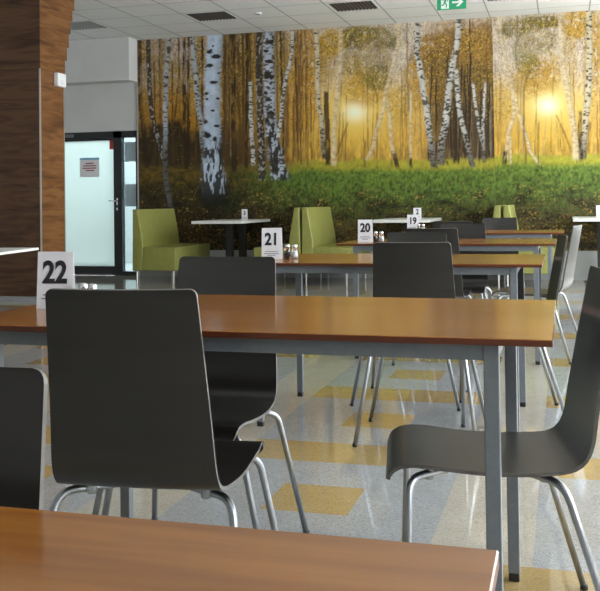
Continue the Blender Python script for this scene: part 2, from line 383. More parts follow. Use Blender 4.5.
bm = bmesh.new()
blade([(.005,.063),(.085,.063),(.085,.083),(.005,.083)])
blade([(.045,.118),(.075,.118),(.125,.073),(.075,.028),(.045,.028),(.090,.073)])
bmobj('arrow', bm, M['exit_white'], t)
for x in (-.1,.1):
    bm = bmesh.new(); tube(bm, [(x,.009,.165),(x,.009,ZC-3.05)], .004, 8); bmobj('hanger', bm, M['alu'], t)

# ------------------------------------------------------------ forest mural
def wall_pt(px, py):               # where the photo's mural point lies on the back wall
    d = r*((px-CX)/F)+u*((CY-py)/F)+w; k = (YB-.006)/d.y
    return d.x*k, H+d.z*k
MX0 = wall_pt(137.7,100)[0]; MXS = wall_pt(493.6,100)[0]; MX1 = BW0-.03; MZ0 = .365; MZ1 = ZC
PXM = (493.6-137.7)/(MXS-MX0)      # photo pixels per metre, about 72
def vnoise(X, Y, seed=0):
    g = np.random.default_rng(seed).random((256,256)); xi = np.floor(X).astype(int); yi = np.floor(Y).astype(int)
    fx = X-xi; fy = Y-yi; fx = fx*fx*(3-2*fx); fy = fy*fy*(3-2*fy)
    a = g[yi%256, xi%256]; b = g[yi%256,(xi+1)%256]; c = g[(yi+1)%256, xi%256]; d = g[(yi+1)%256,(xi+1)%256]
    return (a*(1-fx)+b*fx)*(1-fy)+(c*(1-fx)+d*fx)*fy
def fbm(X, Y, seed=0, o=4):
    t = 0; a = .5; n = 0
    for k in range(o): t = t+a*vnoise(X*2**k+17*k, Y*2**k+5*k, seed+k); n += a; a *= .55
    return t/n
def lerp(A, B, t): return A*(1-t[...,None])+np.asarray(B,float)*t[...,None]
def sm(a, b, x): t = np.clip((x-a)/(b-a),0,1); return t*t*(3-2*t)
def px_of(X, Z):
    D = np.stack([X, np.full_like(X, YB-.006), Z-H], -1)
    dw = D@np.array(w); return CX+F*(D@np.array(r))/dw, CY-F*(D@np.array(u))/dw
def lin(c): c = np.asarray(c,float)/255; return np.where(c<=.04045, c/12.92, ((c+.055)/1.055)**2.4)
# trunks: points in photo pixels of the print, width in pixels, kind, base darkening start
TR = [
 ([(139.5,40),(140.5,100),(143,125),(147.5,168)],4.2,'dark'),
 ([(148,40),(149,80),(152,115),(157,135),(161,150),(167,168)],4.2,'dbirch'),
 ([(159.5,40),(159.5,120)],1.6,'brown'),
 ([(179,38),(179,78),(175,118)],2.0,'brown'),
 ([(184,38),(184.5,120),(187,170)],3.4,'dark'),
 ([(188.8,38),(188,90),(188.5,165)],3.0,'dark'),
 ([(225,35),(225,170)],3,'brown'),([(233,35),(234,172)],5,'dark'),([(238,35),(240,165)],3.2,'brown'),([(243,35),(243,160)],2.2,'brown'),([(247,35),(246.5,168)],3,'dark'),
 ([(229,35),(229,165)],1.6,'brown'),([(197,60),(196,160)],1.8,'brown'),([(172,60),(173,165)],1.5,'brown'),([(154,60),(156,160)],1.3,'brown'),
 ([(250,80),(251,120),(253.5,165)],4,'birch'),
 ([(169,40),(166,75),(165.6,115),(166,130),(164.7,152),(165.6,168),(166.6,185),(171,207)],4.6,'gbirch'),
 ([(192.4,38),(195.5,75),(198.5,108),(202,128),(203,150),(206,172)],5,'gbirch'),
 ([(215,36),(212.8,75),(212,115),(212.5,150),(213.5,178),(214,205)],15.5,'big'),
 ([(259,33),(259,70),(260,110),(262,165),(262,180)],6.5,'dbirch'),
 ([(268.5,33),(269,70),(269.5,110),(273,140),(278,165),(280,180)],10.5,'big2'),
 ([(287,70),(287.5,110),(287,164)],3.2,'brown'),([(293.6,95),(293.6,162)],2,'brown'),([(298,60),(298,162)],1.6,'brown'),([(302,90),(301,162)],1.6,'brown'),([(306,60),(306,162)],1.8,'brown'),([(311,90),(311,160)],1.4,'brown'),
 ([(292.8,32),(291,58),(287.5,72),(283.5,90),(282,112),(278,140)],3.4,'birch'),
 ([(316,30),(317.5,60),(317.7,85),(319,105),(322.5,128),(324,160)],4.6,'wbirch'),
 ([(326,90),(327,125),(328.5,166)],5,'dark'),
 ([(341,30),(340.4,55),(340,72),(338,90),(335.5,112),(334,135),(333.5,166)],4.8,'fbirch'),
 ([(348,121),(342,140),(336.5,156)],2,'brown'),
 ([(378.5,27),(379,45),(380.5,70)],1.8,'grey'),
 ([(372,82),(377.7,98),(377,130),(377,168)],2,'brown'),
 ([(365,140),(364.5,168)],2.2,'brown'),
 ([(399,28),(398,45),(391,72),(386,92),(382.5,112),(377.5,128),(373.5,146),(367,160)],3.8,'fbirch'),
 ([(388,100),(389.5,112),(391,136),(394,158)],3.8,'fbirch'),
 ([(394,152),(397.5,168)],4.2,'dark'),([(391.5,150),(391.5,168)],1.6,'brown'),
 ([(406.7,25),(407.5,80),(409,112)],1.6,'grey'),([(411,90),(411,160)],2.6,'fbirch'),([(411,157),(411,168)],3,'dark'),
 ([(417,22),(417,52),(422,80),(426.5,108),(429,130),(432,152),(435,169)],5.9,'birchd'),
 ([(459,20),(458.3,34),(454,58),(449,84),(447,112),(445.7,124),(441.5,143),(440.5,166)],6.4,'birchd'),
 ([(453,20),(453,60)],3,'brown'),([(446,160),(448,165)],3,'dark'),([(457.5,150),(458,162)],3,'dark'),
 ([(456,68),(457.5,92),(458.5,105),(463.5,128),(468,148),(473,168)],5.0,'birchd'),
 ([(472.8,82),(476,110),(479.5,130),(483,146),(484,163)],3.0,'birchd'),([(485.5,82),(484,105),(483,125),(483.5,145)],2.7,'birchd'),
 ([(487,20),(487,90)],1.6,'brown'),([(491,20),(491,70)],1.6,'brown'),
 # second strip
 ([(499,20),(501,35),(507,66),(513,92),(514,115),(508.6,132),(506.5,160)],3.6,'fbirch'),([(505.5,150),(504,165)],4,'dark'),([(510.6,135),(510.6,164)],1.8,'fbirch'),
 ([(517,22),(515.5,60)],1.8,'grey'),
 ([(515,95),(518,112),(525,132),(530,150),(539,164)],3.6,'fbirch'),
 ([(529,70),(523.6,90),(524,125),(526,164)],2,'brown'),([(538.5,120),(538,164)],1.6,'brown'),
 ([(560.6,12),(561.6,42),(563.5,70),(568,92),(571.5,114),(575.5,140),(576.5,160)],6,'fbirch'),
 ([(556,114),(563,130),(571.5,153)],2.2,'brown'),
 ([(588.6,11),(589.6,42),(589.4,75),(587.5,100),(585.5,125),(583,160)],6,'wbirch'),
 ([(580,110),(581,160)],4,'dark'),([(590,120),(589,152)],3,'brown'),
 ([(606,10),(606,160)],5.7,'birchd'),([(622,10),(620,160)],4,'wbirch'),([(643,10),(645,160)],7.9,'birchd'),([(668,10),(664,165)],5.7,'birchd'),([(700,10),(704,160)],7,'wbirch'),([(740,10),(738,160)],6.8,'birchd'),([(775,10),(780,160)],5.7,'birchd'),([(820,10),(816,160)],8,'wbirch'),
]
CLUMP = [ # foliage: x,y,rx,ry,colour,density
 (350,40,18,9,(96,92,40),.8),(362,34,16,8,(110,105,45),.8),(383,38,14,10,(118,112,58),.6),(331,44,13,13,(205,160,30),.8),(394,44,7,6,(95,95,40),.5),
 (372,60,17,22,(150,128,60),.5),(366,88,20,18,(205,150,45),.6),(352,78,12,22,(205,165,60),.5),(326,60,10,25,(190,150,50),.5),(376,78,14,12,(120,118,50),.6),(350,62,10,12,(150,130,70),.5),
 (305,60,18,32,(190,140,30),.75),(300,100,18,30,(205,145,35),.6),(245,70,22,45,(130,95,28),.75),(228,60,7,40,(140,105,25),.8),(253,60,6,30,(200,150,30),.7),(280,60,8,35,(150,120,30),.6),
 (142,52,4,10,(190,135,30),.8),(158,60,10,25,(160,130,60),.45),(172,85,12,25,(170,135,50),.55),(200,70,8,40,(180,140,40),.55),(160,105,22,18,(190,130,35),.6),(195,110,18,18,(200,140,30),.6),(148,80,8,30,(150,120,60),.4),
 (438,48,22,13,(150,110,40),.8),(425,60,14,12,(165,118,45),.7),(440,66,20,14,(110,85,35),.75),(472,42,22,14,(160,120,50),.8),(478,60,20,16,(165,122,48),.75),(445,82,25,20,(140,105,48),.7),(475,80,24,16,(120,95,45),.7),(412,75,8,12,(200,150,50),.7),(420,95,14,14,(190,140,50),.6),(460,30,30,9,(170,130,80),.4),(400,105,14,16,(205,165,70),.5),
 (548,22,16,6,(100,98,42),.85),(533,24,14,8,(120,112,52),.7),(513,28,12,9,(120,112,60),.6),(503,34,6,6,(100,98,45),.6),(527,50,14,20,(150,135,70),.45),(536,76,17,18,(205,155,55),.65),(524,84,14,14,(190,150,60),.5),(527,64,12,10,(120,115,50),.6),(577,24,14,14,(215,165,40),.8),(552,72,9,18,(210,165,60),.5),(547,42,10,12,(150,135,70),.5),(592,60,8,50,(200,155,50),.55),(570,60,7,30,(200,160,60),.4),(500,105,12,20,(215,175,80),.5),
 (620,40,30,30,(200,155,50),.6),(680,40,40,30,(150,120,50),.6),(760,40,50,30,(190,150,50),.6),(830,60,40,40,(160,120,50),.6),
]
BASE = {'dark':(50,38,26),'brown':(106,76,40),'dbirch':(70,64,56),'gbirch':(170,176,180),'birch':(192,190,186),'wbirch':(196,184,156),'fbirch':(214,196,162),'birchd':(196,192,184),'big':(186,200,218),'big2':(180,188,202),'grey':(130,120,104),'thin':(96,66,32),'pale':(168,150,116)}
tr = random.Random(4)
THIN = []
for k in range(44):                                       # slender trunks filling the wood on the left
    x = tr.uniform(140,312) if k % 4 == 0 else tr.uniform(222,312); d_ = tr.uniform(-6,6); yb = tr.uniform(135,168)
    THIN.append(([(x+d_,-20),(x+d_*.3,70),(x,yb)], tr.uniform(.8,2.4), tr.choice(['thin','thin','dark','pale','brown'])))
for k in range(84):                                       # fainter ones round the sun
    x = tr.uniform(312,494) if k % 2 else tr.uniform(496,625); yt = tr.uniform(60,125); d_ = tr.uniform(-4,4)
    THIN.append(([(x+d_,yt),(x,tr.uniform(152,163))], tr.uniform(.7,1.5), tr.choice(['thin','brown','pale'])))
for k in range(26):
    x = tr.uniform(428,494); d_ = tr.uniform(-4,4); THIN.append(([(x+d_,tr.uniform(40,90)),(x,tr.uniform(150,165))], tr.uniform(.8,2), tr.choice(['thin','dark','dark'])))
PAL = np.array([lin(q) for q in ((92,88,40),(198,154,44),(224,190,96),(120,92,38),(58,50,28),(164,136,60),(206,186,150))])
def paint(X, Z, panel):
    px, py = px_of(X, Z)
    sun = (354.8,112) if panel == 0 else (547.7,105.5)
    d = np.hypot((px-sun[0])*.9, (py-sun[1])*1.1)
    n1 = fbm(px/16, py/16, 3); n2 = fbm(px/4, py/4, 9); n3 = fbm(px/1.6, py/1.6, 21, 2)
    one = np.ones_like(px)
    hz = np.clip((py-30)/110, 0, 1)
    left = sm(322,262,px) if panel == 0 else px*0
    dkw = (sm(418,446,px+14*(n1-.5))*sm(40,76,py+24*(n1-.5))) if panel == 0 else px*0
    c = np.zeros(px.shape+(3,)); c[:] = lin((204,188,168))
    c = lerp(c, lin((220,178,84)), sm(.25,.75,hz)*.85)
    c = lerp(c, lin((186,138,50)), sm(.6,1.0,hz)*.65)
    c = lerp(c, lin((182,142,66)), left*sm(-.1,.3,hz+.5*(n2-.5))*.85)
    c = lerp(c, lin((190,174,164)), left*sm(262,190,px+50*(n1-.5))*sm(.85,.15,hz+.5*(n2-.5)+.3*(n1-.5))*.85)
    c = lerp(c, lin((122,88,34)), left*sm(.45,.95,hz)*.8)
    if panel == 0:
        up = sm(422,444,px+16*(n1-.5)+8*(n2-.5))*sm(24,40,py+26*(n1-.5)+.10*(px-440))
        c = lerp(c, lin((150,112,54)), up*.85); c = lerp(c, lin((104,80,42)), up*sm(.35,.65,n2+.35*(n1-.5))*.7); c = lerp(c, lin((214,190,160)), up*sm(.62,.75,n2)*sm(70,40,py)*.4)
    c = lerp(c, lin((80,64,42)), dkw*sm(70,112,py+20*(n1-.5))*.9)
    if panel == 0:
        c = lerp(c, lin((62,52,42)), sm(440,454,px)*sm(92,135,py+14*(n1-.5))*.8)
        un = sm(246,215,px+24*(n1-.5))*sm(108,144,py+44*(n1-.5)+22*(n2-.5))*.95+sm(300,250,px)*sm(122,156,py+30*(n1-.5)+14*(n2-.5))*.75
        c = lerp(c, lin((40,35,24)), np.clip(un,0,.94))
    # sun glow behind the leaves
    c = lerp(c, lin((250,218,110)), np.exp(-(d/26)**2)*.75)
    c = lerp(c, lin((232,190,66)), np.exp(-((px-sun[0])/70)**2-((py-148)/22)**2)*.45)
    # hanging strands of twigs and leaves
    st = fbm(px/1.7, py/5, 33, 3); c = c*(1+.7*(st[...,None]-.5)*sm(10,60,d)[...,None])
    # leaf speckle of mixed colours
    dens = .13+.56*left*sm(1.15,.2,hz)*(.35+.65*sm(160,225,px))*sm(.3,.6,n1+.2)+.50*dkw*sm(1.1,.35,hz)+.22*sm(.45,.62,n1)*sm(.95,.5,hz)
    for (x,y,rx,ry,colr,den) in CLUMP:
        if (panel == 0) != (x < 494): continue
        q = ((px-x)/rx)**2+((py-y)/ry)**2; f_ = np.clip(1.5*sm(1.8,.1,q+1.0*(n2-.5)+.7*(n1-.5)),0,1)*min(den*1.15,1)
        dens = np.maximum(dens, f_*.62)
        a = f_*.9*sm(.24,.56,n2+.35*(n3-.5)); c = lerp(c, lin(colr)*.72, a)
        l_ = .75*f_*sm(.46,.62,vnoise(px/1.15+x, py/1.0+y, 61)); cc = lin(colr)[None,None]*(.45+1.1*n3[...,None]); c = c*(1-l_[...,None])+cc*l_[...,None]
    for k in range(3):
        sc = (1.3,2.0,2.9)[k]; v = vnoise(px/sc+31*k, py/(sc*.85)+7*k, 200+k)+.10*(n3-.5); a = sm(.98-dens*.62, 1.10-dens*.62, v)*(.75,.6,.5)[k]*sm(8,34,d)
        id_ = (vnoise(px/1.9+5*k, py/1.9, 210+k)*6.99).astype(int); lc = PAL[id_]
        lc = lc*(1-.2*left[...,None])*(1-.45*dkw[...,None]); c = c*(1-a[...,None])+lc*a[...,None]
    # twigs
    for k, (fx, fy) in enumerate(((6,13),(11,7),(4,18),(3,7))):
        tw = np.abs(fbm(px/fx+(py/19 if k != 1 else -py/9), py/fy, 44+k, 3)-.5)
        c = lerp(c, lin((96,68,42)), sm(.022,.0,tw)*(.60 if k != 1 else .45)*sm(128,60,py)*sm(14,40,d))
    c = lerp(c, lin((84,64,34)), sm(134,160,py+8*(n2-.5))*.5*sm(.35,.6,fbm(px/3.2,py/14,91,2)))
    c = lerp(c, lin((255,246,214)), np.exp(-(d/9.5)**2))
    # grass and leaf litter
    gl = 160-.010*(px-380)+3*sm(320,280,px) if panel == 0 else 155-.01*(px-540)
    gl = gl+4*(fbm(px/13,py*0+2,57,3)-.5); g = sm(-2.5,2.5,py-gl+3.5*(n3-.5)); dep = py-gl
    gn = .5*fbm(px/1.5, py/3.0+px/9, 55, 4)+.5*fbm(px/2.6, py/2.4, 56, 3); gb = fbm(px/20, py/7, 58, 3); gm_ = fbm(px/6, py/4, 59, 3)
    gc = np.zeros_like(c); gc[:] = lin((172,178,60)) if panel else lin((164,166,56))
    gc = lerp(gc, lin((104,136,52)), sm(5,14,dep)); gc = lerp(gc, lin((88,118,48)), sm(12,32,dep)); gc = lerp(gc, lin((70,88,38)), sm(28,52,dep))
    gc = lerp(gc, lin((74,66,40)), sm(46,76,dep)*.8)
    dark = sm(330,215,px) if panel == 0 else px*0
    gc = lerp(gc, lin((66,57,31)), dark*.95)
    if panel == 0: gc = lerp(gc, lin((84,122,50)), np.exp(-((px-304)/42)**2-((py-178)/9)**2)*.75)
    gc = lerp(gc, lin((34,36,22)), sm(.46,.66,gb+.35*(gm_-.5))*sm(18,44,dep)*.8)
    gc = lerp(gc, lin((120,140,66)), sm(.55,.72,gm_)*sm(8,16,dep)*sm(60,30,dep)*(1-dark)*.35)
    if panel == 0:
        gc = lerp(gc, lin((28,30,22)), np.exp(-((px-213)/14)**2-((py-206)/20)**2)*.9)
        gc = lerp(gc, lin((44,58,34)), np.exp(-((px-232)/12)**2-((py-208)/13)**2)*.85)
        gc = lerp(gc, lin((112,96,36)), dark*sm(-2,5,dep)*sm(26,12,dep)*sm(.42,.62,fbm(px/14,py/5,72,3))*.8)
        gc = lerp(gc, lin((32,34,24)), dark*sm(22,60,dep)*.45)
    near = sm(3,17,dep); gc = gc*(1+(np.clip(-.30+2.15*gn,.12,2)-1)*(.35+.65*near))[...,None]*np.array((1.04,.90,.90))
    big = fbm(px/12, py/6, 68, 2)
    lf = vnoise(px/1.5+40, py/1.0, 66); la_ = sm(.74,.86,lf)*sm(12,40,dep)*sm(.40,.6,big); gc = lerp(gc, lin((172,142,66)), la_*.8)
    l2 = sm(.62,.8,vnoise(px/1.3+9, py/1.0+5, 69))*sm(34,60,dep)*.7; gc = lerp(gc, lin((112,82,46)), l2)
    c = c*(1-g[...,None])+gc*g[...,None]
    # trunks
    for pts, wd_, kind in THIN+TR:
        if (panel == 0) != (pts[0][0] < 494): continue
        P = np.array(pts, float); P = P[np.argsort(P[:,1])]
        lo_, hi_ = P[:,0].min()-12, P[:,0].max()+12
        cols = np.where(((px > lo_) & (px < hi_)).any(0))[0]
        if len(cols) == 0: continue
        sl = (slice(None), slice(cols[0], cols[-1]+1)); qx, qy = px[sl], py[sl]; m2, m3 = n2[sl], n3[sl]
        xc = np.interp(qy, P[:,1], P[:,0])+.9*(vnoise(qy/9, qx*0+P[0,0], 5)-.5); y0, y1 = P[0,1], P[-1,1]
        if y0 < 45: y0 = -20
        f = np.clip((qy-y0)/max(y1-y0,1),0,1); ww = wd_*(.92+.2*f)
        if kind in ('big','big2'): ww = ww*(1+.55*sm(.72,1,f))
        s_ = (qx-xc)/(ww/2)+.45*(m3-.5); m = sm(1.25,.75,np.abs(s_))*sm(y0-1,y0+3,qy)*sm(y1+2,y1-3,qy+3*(m2-.5))
        br = fbm((qx-xc)/3.2+P[0,0], qy/1.5, 100+int(P[0,0]), 2)
        tc = np.zeros(qx.shape+(3,)); tc[:] = lin(BASE[kind])
        if kind == 'brown' and panel == 0 and P[0,0] < 250: tc[:] = lin((80,58,32))
        tc = tc*(.72+.56*m2[...,None])
        if kind in ('gbirch','birch','wbirch','birchd','dbirch','big2','fbirch'):
            mk = sm(.52+(.06 if kind in ('gbirch','wbirch') else 0),.64+(.06 if kind in ('gbirch','wbirch') else 0),br)*(.5 if kind=='fbirch' else .9); tc = lerp(tc, lin((46,42,36) if kind!='fbirch' else (150,112,60)), mk)
            if kind in ('birchd','gbirch','wbirch'): tc = lerp(tc, lin((58,48,38)), sm(112,158,qy+26*(br-.5))*.8)
            if kind == 'dbirch': tc = lerp(tc, lin((186,184,180)), sm(.58,.7,fbm(qx/1.5,qy/2.2,130,2))*.7)
            if kind == 'big2': tc = lerp(tc, lin((42,38,30)), sm(.44,.6,fbm(qx/3,qy/9,131,2)+.25*sm(.55,1,f)-.12)*sm(.5,.8,f)*.95)
        if kind == 'big2':
            for (mx,my,rx,ry) in ((270,42,4,2.4),(266,51,3,1.5),(269,61.5,4.5,2),(267,75,3.6,4),(271,77,3,2.4),(265,93,2.6,2),(268,100,3.4,1.6),(271,113,3.4,1.5),(266,120,3,2)):
                q = ((qx-mx)/rx)**2+((qy-my)/ry)**2; tc = lerp(tc, lin((40,38,38)), sm(1.5,.6,q+1.4*(m3-.5)))
        if kind == 'big':
            for (mx,my,rx,ry) in ((213,46,1.2,.9),(209,52,3.4,1.8),(216,56.5,5,2.2),(211,50,1.6,1),(209.5,65.5,4,1.7),(205.5,67,1.6,1),(219,73,1.8,1),(213.5,82.5,3.8,1.7),(206,93.5,2.8,1.4),(207,99,1.8,1),(218,98.5,1.8,1.1),(212.5,110.5,2.4,1.1),(205,122,3.2,1.8),(217,126,3,1.3),(207,135,4,3),(215,139,2,2.5)):
                q = ((qx-mx)/rx)**2+((qy-my)/ry)**2; tc = lerp(tc, lin((36,40,46)), sm(1.5,.6,q+1.4*(m3-.5)))
            v = fbm(qx/2.2, qy/8, 140, 3); tc = lerp(tc, lin((42,42,40)), sm(.44,.56,v+.22*sm(165,200,qy)-.04)*sm(132,150,qy)*.95)
            tc = lerp(tc, lin((32,34,26)), sm(182,204,qy+14*(m2-.5)))
        if kind not in ('dark','brown','thin'): tc = tc*(1-.30*sm(.1,1,s_)[...,None])
        a = m*(1 if kind not in ('thin','brown','pale','dark') else .45+.55*sm(.30,.55,fbm(qx/2.5+P[0,0],qy/9,150,2)))*{'fbirch':.78,'grey':.7,'thin':.5,'pale':.5,'brown':.85,'dark':.92}.get(kind,.97)
        if kind in ('thin','pale','brown') and P[0,0] > 312: a = a*.75
        a = a*(1-.85*np.exp(-(d[sl]/14)**2))
        c[sl] = c[sl]*(1-a[...,None])+tc*a[...,None]
    return np.clip(c, .004, .92)
MUR = mat('printed_mural_paper', (.5,.5,.5), .5, 0, .25)
at = N(MUR, 'ShaderNodeVertexColor', layer_name='print'); 
gm = N(MUR, 'ShaderNodeMix', data_type='RGBA', blend_type='MULTIPLY'); gm.inputs[0].default_value = 1; gm.inputs[7].default_value = (1,1,1,1)
L(MUR, at.outputs['Color'], gm.inputs[6]); L(MUR, gm.outputs[2], MUR.node_tree.nodes['Principled BSDF'].inputs['Base Color'])
def mural(panel, x0, x1, nx, nz, label):
    xs = np.linspace(x0, x1, nx); zs = np.linspace(MZ0, MZ1-.001, nz); X, Z = np.meshgrid(xs, zs)
    c = paint(X, Z, panel)
    V = np.stack([X, np.full_like(X, 0.), Z], -1).reshape(-1,3); V[:,1] = -.006
    idx = np.arange(nx*nz).reshape(nz,nx); q = np.stack([idx[:-1,:-1],idx[:-1,1:],idx[1:,1:],idx[1:,:-1]],-1).reshape(-1,4)
    b = [len(V)+k for k in range(4)]
    back = [(x0,-.001,MZ0),(x1,-.001,MZ0),(x1,-.001,MZ1-.001),(x0,-.001,MZ1-.001)]
    V = np.concatenate([V, np.array(back)]); 
    c4 = [int(idx[0,0]),int(idx[0,-1]),int(idx[-1,-1]),int(idx[-1,0])]
    me = bpy.data.meshes.new('wall_mural')
    fs = q.tolist()+[[b[3],b[2],b[1],b[0]]]+[[c4[k],b[k],b[(k+1)%4],c4[(k+1)%4]] for k in range(4)]
    me.from_pydata(V.tolist(), [], fs); me.materials.append(MUR)
    ca = me.color_attributes.new('print', 'FLOAT_COLOR', 'POINT')
    full = np.ones((len(V),4)); full[:nx*nz,:3] = c.reshape(-1,3); full[nx*nz:,:3] = .3
    ca.data.foreach_set('color', full.ravel().astype(np.float32)); me.update()
    o = link(bpy.data.objects.new('wall_mural', me)); o.location = (0, YB, 0)
    tag(o, label, 'mural')
mural(0, MX0, MXS-.0005, 640, 340, 'wide forest photo mural of birch trunks and sun at left of the seam')
mural(1, MXS+.0005, MX1, 360, 300, 'brighter forest mural strip right of the vertical seam')

# ------------------------------------------------------------ dining tables
TW, TD, TH = 1.36, .76, .74
def make_table(label, loc):
    t = thing('dining_table', label, 'table', loc, 0, 'wooden dining tables in a row')   # origin: near right corner
    bm = bmesh.new(); box(bm, -TW, 0, 0, TD, TH-.014, TH, bev=.0015, seg=1)
    bm.normal_update()
    for f in bm.faces: f.material_index = 0 if f.normal.z > .6 else 1
    bmobj('tabletop', bm, [M['table_wood'], M['table_edge']], t)
    a, b, c, d = -TW+.103, -.103, .022, TD-.022; z0, z1 = TH-.047, TH-.0145
    bm = bmesh.new()
    for q in ((a+.03,b-.03,c+.003,c+.027),(a+.03,b-.03,d-.027,d-.003),(a+.003,a+.027,c+.03,d-.03),(b-.027,b-.003,c+.03,d-.03)): box(bm, *q, z0, z1)
    bmobj('apron_frame', bm, M['grey_steel'], t)
    for x in (a, b-.03):
        for y in (c, d-.03):
            l = bx('leg', (x,x+.03,y,y+.03,.022,TH-.0145), M['grey_steel'], t, bev=.002)
            bx('foot_cap', (x+.001,x+.029,y+.001,y+.029,0,.022), M['leg_cap'], l, bev=.003)
    return t
T22 = make_table('wooden dining table with the sign 22 at its left end', (-.0244,1.908,0))
G = 'wooden dining tables in a row'
dup(T22, (-.090,4.116,0), 0, 'wooden dining table carrying the sign 21', G)
dup(T22, (-.051,6.045,0), 0, 'wooden dining table carrying the sign 20', G)
dup(T22, (0.0,8.034,0), 0, 'farthest wooden dining table, carrying the sign 19', G)
dup(T22, (-.0524,0.0,0), 0, 'wooden table top cut off at the bottom edge, nearest of all', G)

# ------------------------------------------------------------ chairs
def make_shell():
    prof = spline([(-.287,.841),(-.268,.74),(-.247,.63),(-.230,.54),(-.219,.476),(-.200,.437),(-.165,.418),(-.09,.412),(0,.412),(.09,.420),(.155,.427),(.196,.424),(.218,.410),(.227,.390)], 10)
    P = [(p[0],p[1]) for p in [Vector((a[0],a[1],0)) for a in prof]] if False else [(p.x,p.y) for p in prof]
    # resample by length
    A = np.array(P); sl = np.concatenate([[0],np.cumsum(np.hypot(*np.diff(A,axis=0).T))]); Lt = sl[-1]
    n1 = np.linspace(0,.05,9)**1; s = np.concatenate([.03*(np.linspace(0,1,8)**2), np.linspace(.045,Lt-.045,56), Lt-.03*(np.linspace(1,0,8)**2)])
    xs = np.interp(s, sl, A[:,0]); zs = np.interp(s, sl, A[:,1])
    tx = np.gradient(xs, s); tz = np.gradient(zs, s); ln = np.hypot(tx,tz); tx /= ln; tz /= ln
    nx, nz = -tz, tx          # pointing to the sitter's side (forward / up)
    sgn = 1 if nx[10] > 0 else -1; nx, nz = nx*sgn, nz*sgn
    nt = 13; tv = np.linspace(-1,1,nt); tv = np.sign(tv)*np.abs(tv)**.8
    top, bot = [], []
    for k in range(len(s)):
        q = s[k]/Lt
        hw = np.interp(s[k], [0,.30,.42,.55,.75,Lt], [.157,.172,.178,.190,.194,.184])
        for d, rr in ((s[k],.014),(Lt-s[k],.022)):
            if d < rr: hw = hw-rr+math.sqrt(max(rr*rr-(rr-d)**2,0))
        bow = np.interp(s[k], [0,.2,.36,.48,Lt], [.007,.009,.006,.002,.0])
        for t_ in tv:
            off = -bow*(1-t_*t_)+bow*.5
            x, z = xs[k]+nx[k]*off, zs[k]+nz[k]*off
            top.append((x+nx[k]*.004, t_*hw, z+nz[k]*.004)); bot.append((x-nx[k]*.004, t_*hw, z-nz[k]*.004))
    V = top+bot; m = len(s); o = len(top); Fc = []; mi = []
    for k in range(m-1):
        for j in range(nt-1):
            a = k*nt+j; Fc.append((a,a+1,a+nt+1,a+nt)); mi.append(0); Fc.append((o+a,o+a+nt,o+a+nt+1,o+a+1)); mi.append(0)
    loop = [k*nt for k in range(m)]+[(m-1)*nt+j for j in range(1,nt)]+[k*nt+nt-1 for k in range(m-2,-1,-1)]+[j for j in range(nt-2,0,-1)]
    for a, b in zip(loop, loop[1:]+loop[:1]): Fc.append((a,b,o+b,o+a)); mi.append(1)
    bm = bmesh.new(); vs = [bm.verts.new(v) for v in V]
    for f, k in zip(Fc, mi):
        try: q = bm.faces.new([vs[i] for i in f]); q.material_index = k; q.smooth = (k == 0)
        except ValueError: pass
    # duplicate rim vertices so that the edge keeps its own shading
    bmesh.ops.split_edges(bm, edges=[e for e in bm.edges if len({f.material_index for f in e.link_faces}) > 1])
    return bm
CG = 'dark moulded plywood chairs at the dining tables'
def make_chair(label, loc, rz):
    t = thing('dining_chair', label, 'chair', loc, rz, CG)                  # local +x is the sitter's front
    bmobj('seat_shell', make_shell(), [M['shell'], M['ply_edge']], t)
    bm = bmesh.new(); box(bm, -.07, .07, -.06, .06, .390, .4005, bev=.003); box(bm, -.05, .05, -.05, .05, .400, .4072)
    bmobj('mounting_plate', bm, M['leg_cap'], t)
    for sy in (-1, 1):
        for fr in (1, 0):
            bm = bmesh.new()
            if fr: pts = [(.05,sy*.045,.3935),(.180,sy*.180,.3985),(.192,sy*.262,.006)]
            else: pts = [(-.05,sy*.045,.3935),(-.152,sy*.192,.3945),(-.268,sy*.248,.006)]
            tube(bm, rounded(pts, .042, 8), .0088, 12)
            l = bmobj('leg', bm, M['chrome'], t, True)
            bm = bmesh.new(); p = pts[-1]; lathe(bm, [(.0095,0),(.0105,.003),(.0105,.011),(.009,.014)], 12, (p[0],p[1],0)); bmobj('foot_cap', bm, M['leg_cap'], l, True)
            bm = bmesh.new(); gx = .135 if fr else -.13; lathe(bm, [(.009,.383),(.012,.387),(.012,.402),(.010,.4065 if not fr else .4165)], 12, (gx if fr else -.118, sy*(.128 if fr else .128), .0)); bmobj('spacer', bm, M['glide'], l, True)
    return t
U = PI/2
C0 = make_chair('large dark chair seen from behind, nearest chair in front of table 22', (-.880,2.025,0), U+.108)
def chair(label, x, y, rz): return dup(C0, (x,y,0), rz, label, CG)
chair('dark chair facing the camera with its seat tucked under table 22', -1.010, 2.56, -U+.02)
chair('dark chair cut off at the left edge behind the nearest table top', -.661, .592, -U+.03)
chair('dark chair seen side-on, its seat pushed under the right end of table 22', -.190, 2.325, PI+.165)
chair('dark chair seen from behind, in front of table 21', -.60, 4.165, U+.02)
chair('dark chair on the far side of table 21, only its back top showing', -.76, 4.86, -U)
chair('dark chair on the near side of table 20', -.775, 6.14, U)
chair('dark chair on the far side of table 20, half hidden by the chair before it', -.70, 6.72, -U)
chair('dark chair on the near side of table 19', -.865, 8.13, U)
chair('dark chair on the far side of table 19, farthest of the chairs', -.585, 8.98, -U)
chair('dark chair side-on at the right end of table 21', -.287, 4.625, PI+.12)
chair('chair with pale window glare on its back at the right end of table 20', -.198, 6.42, PI-.18)

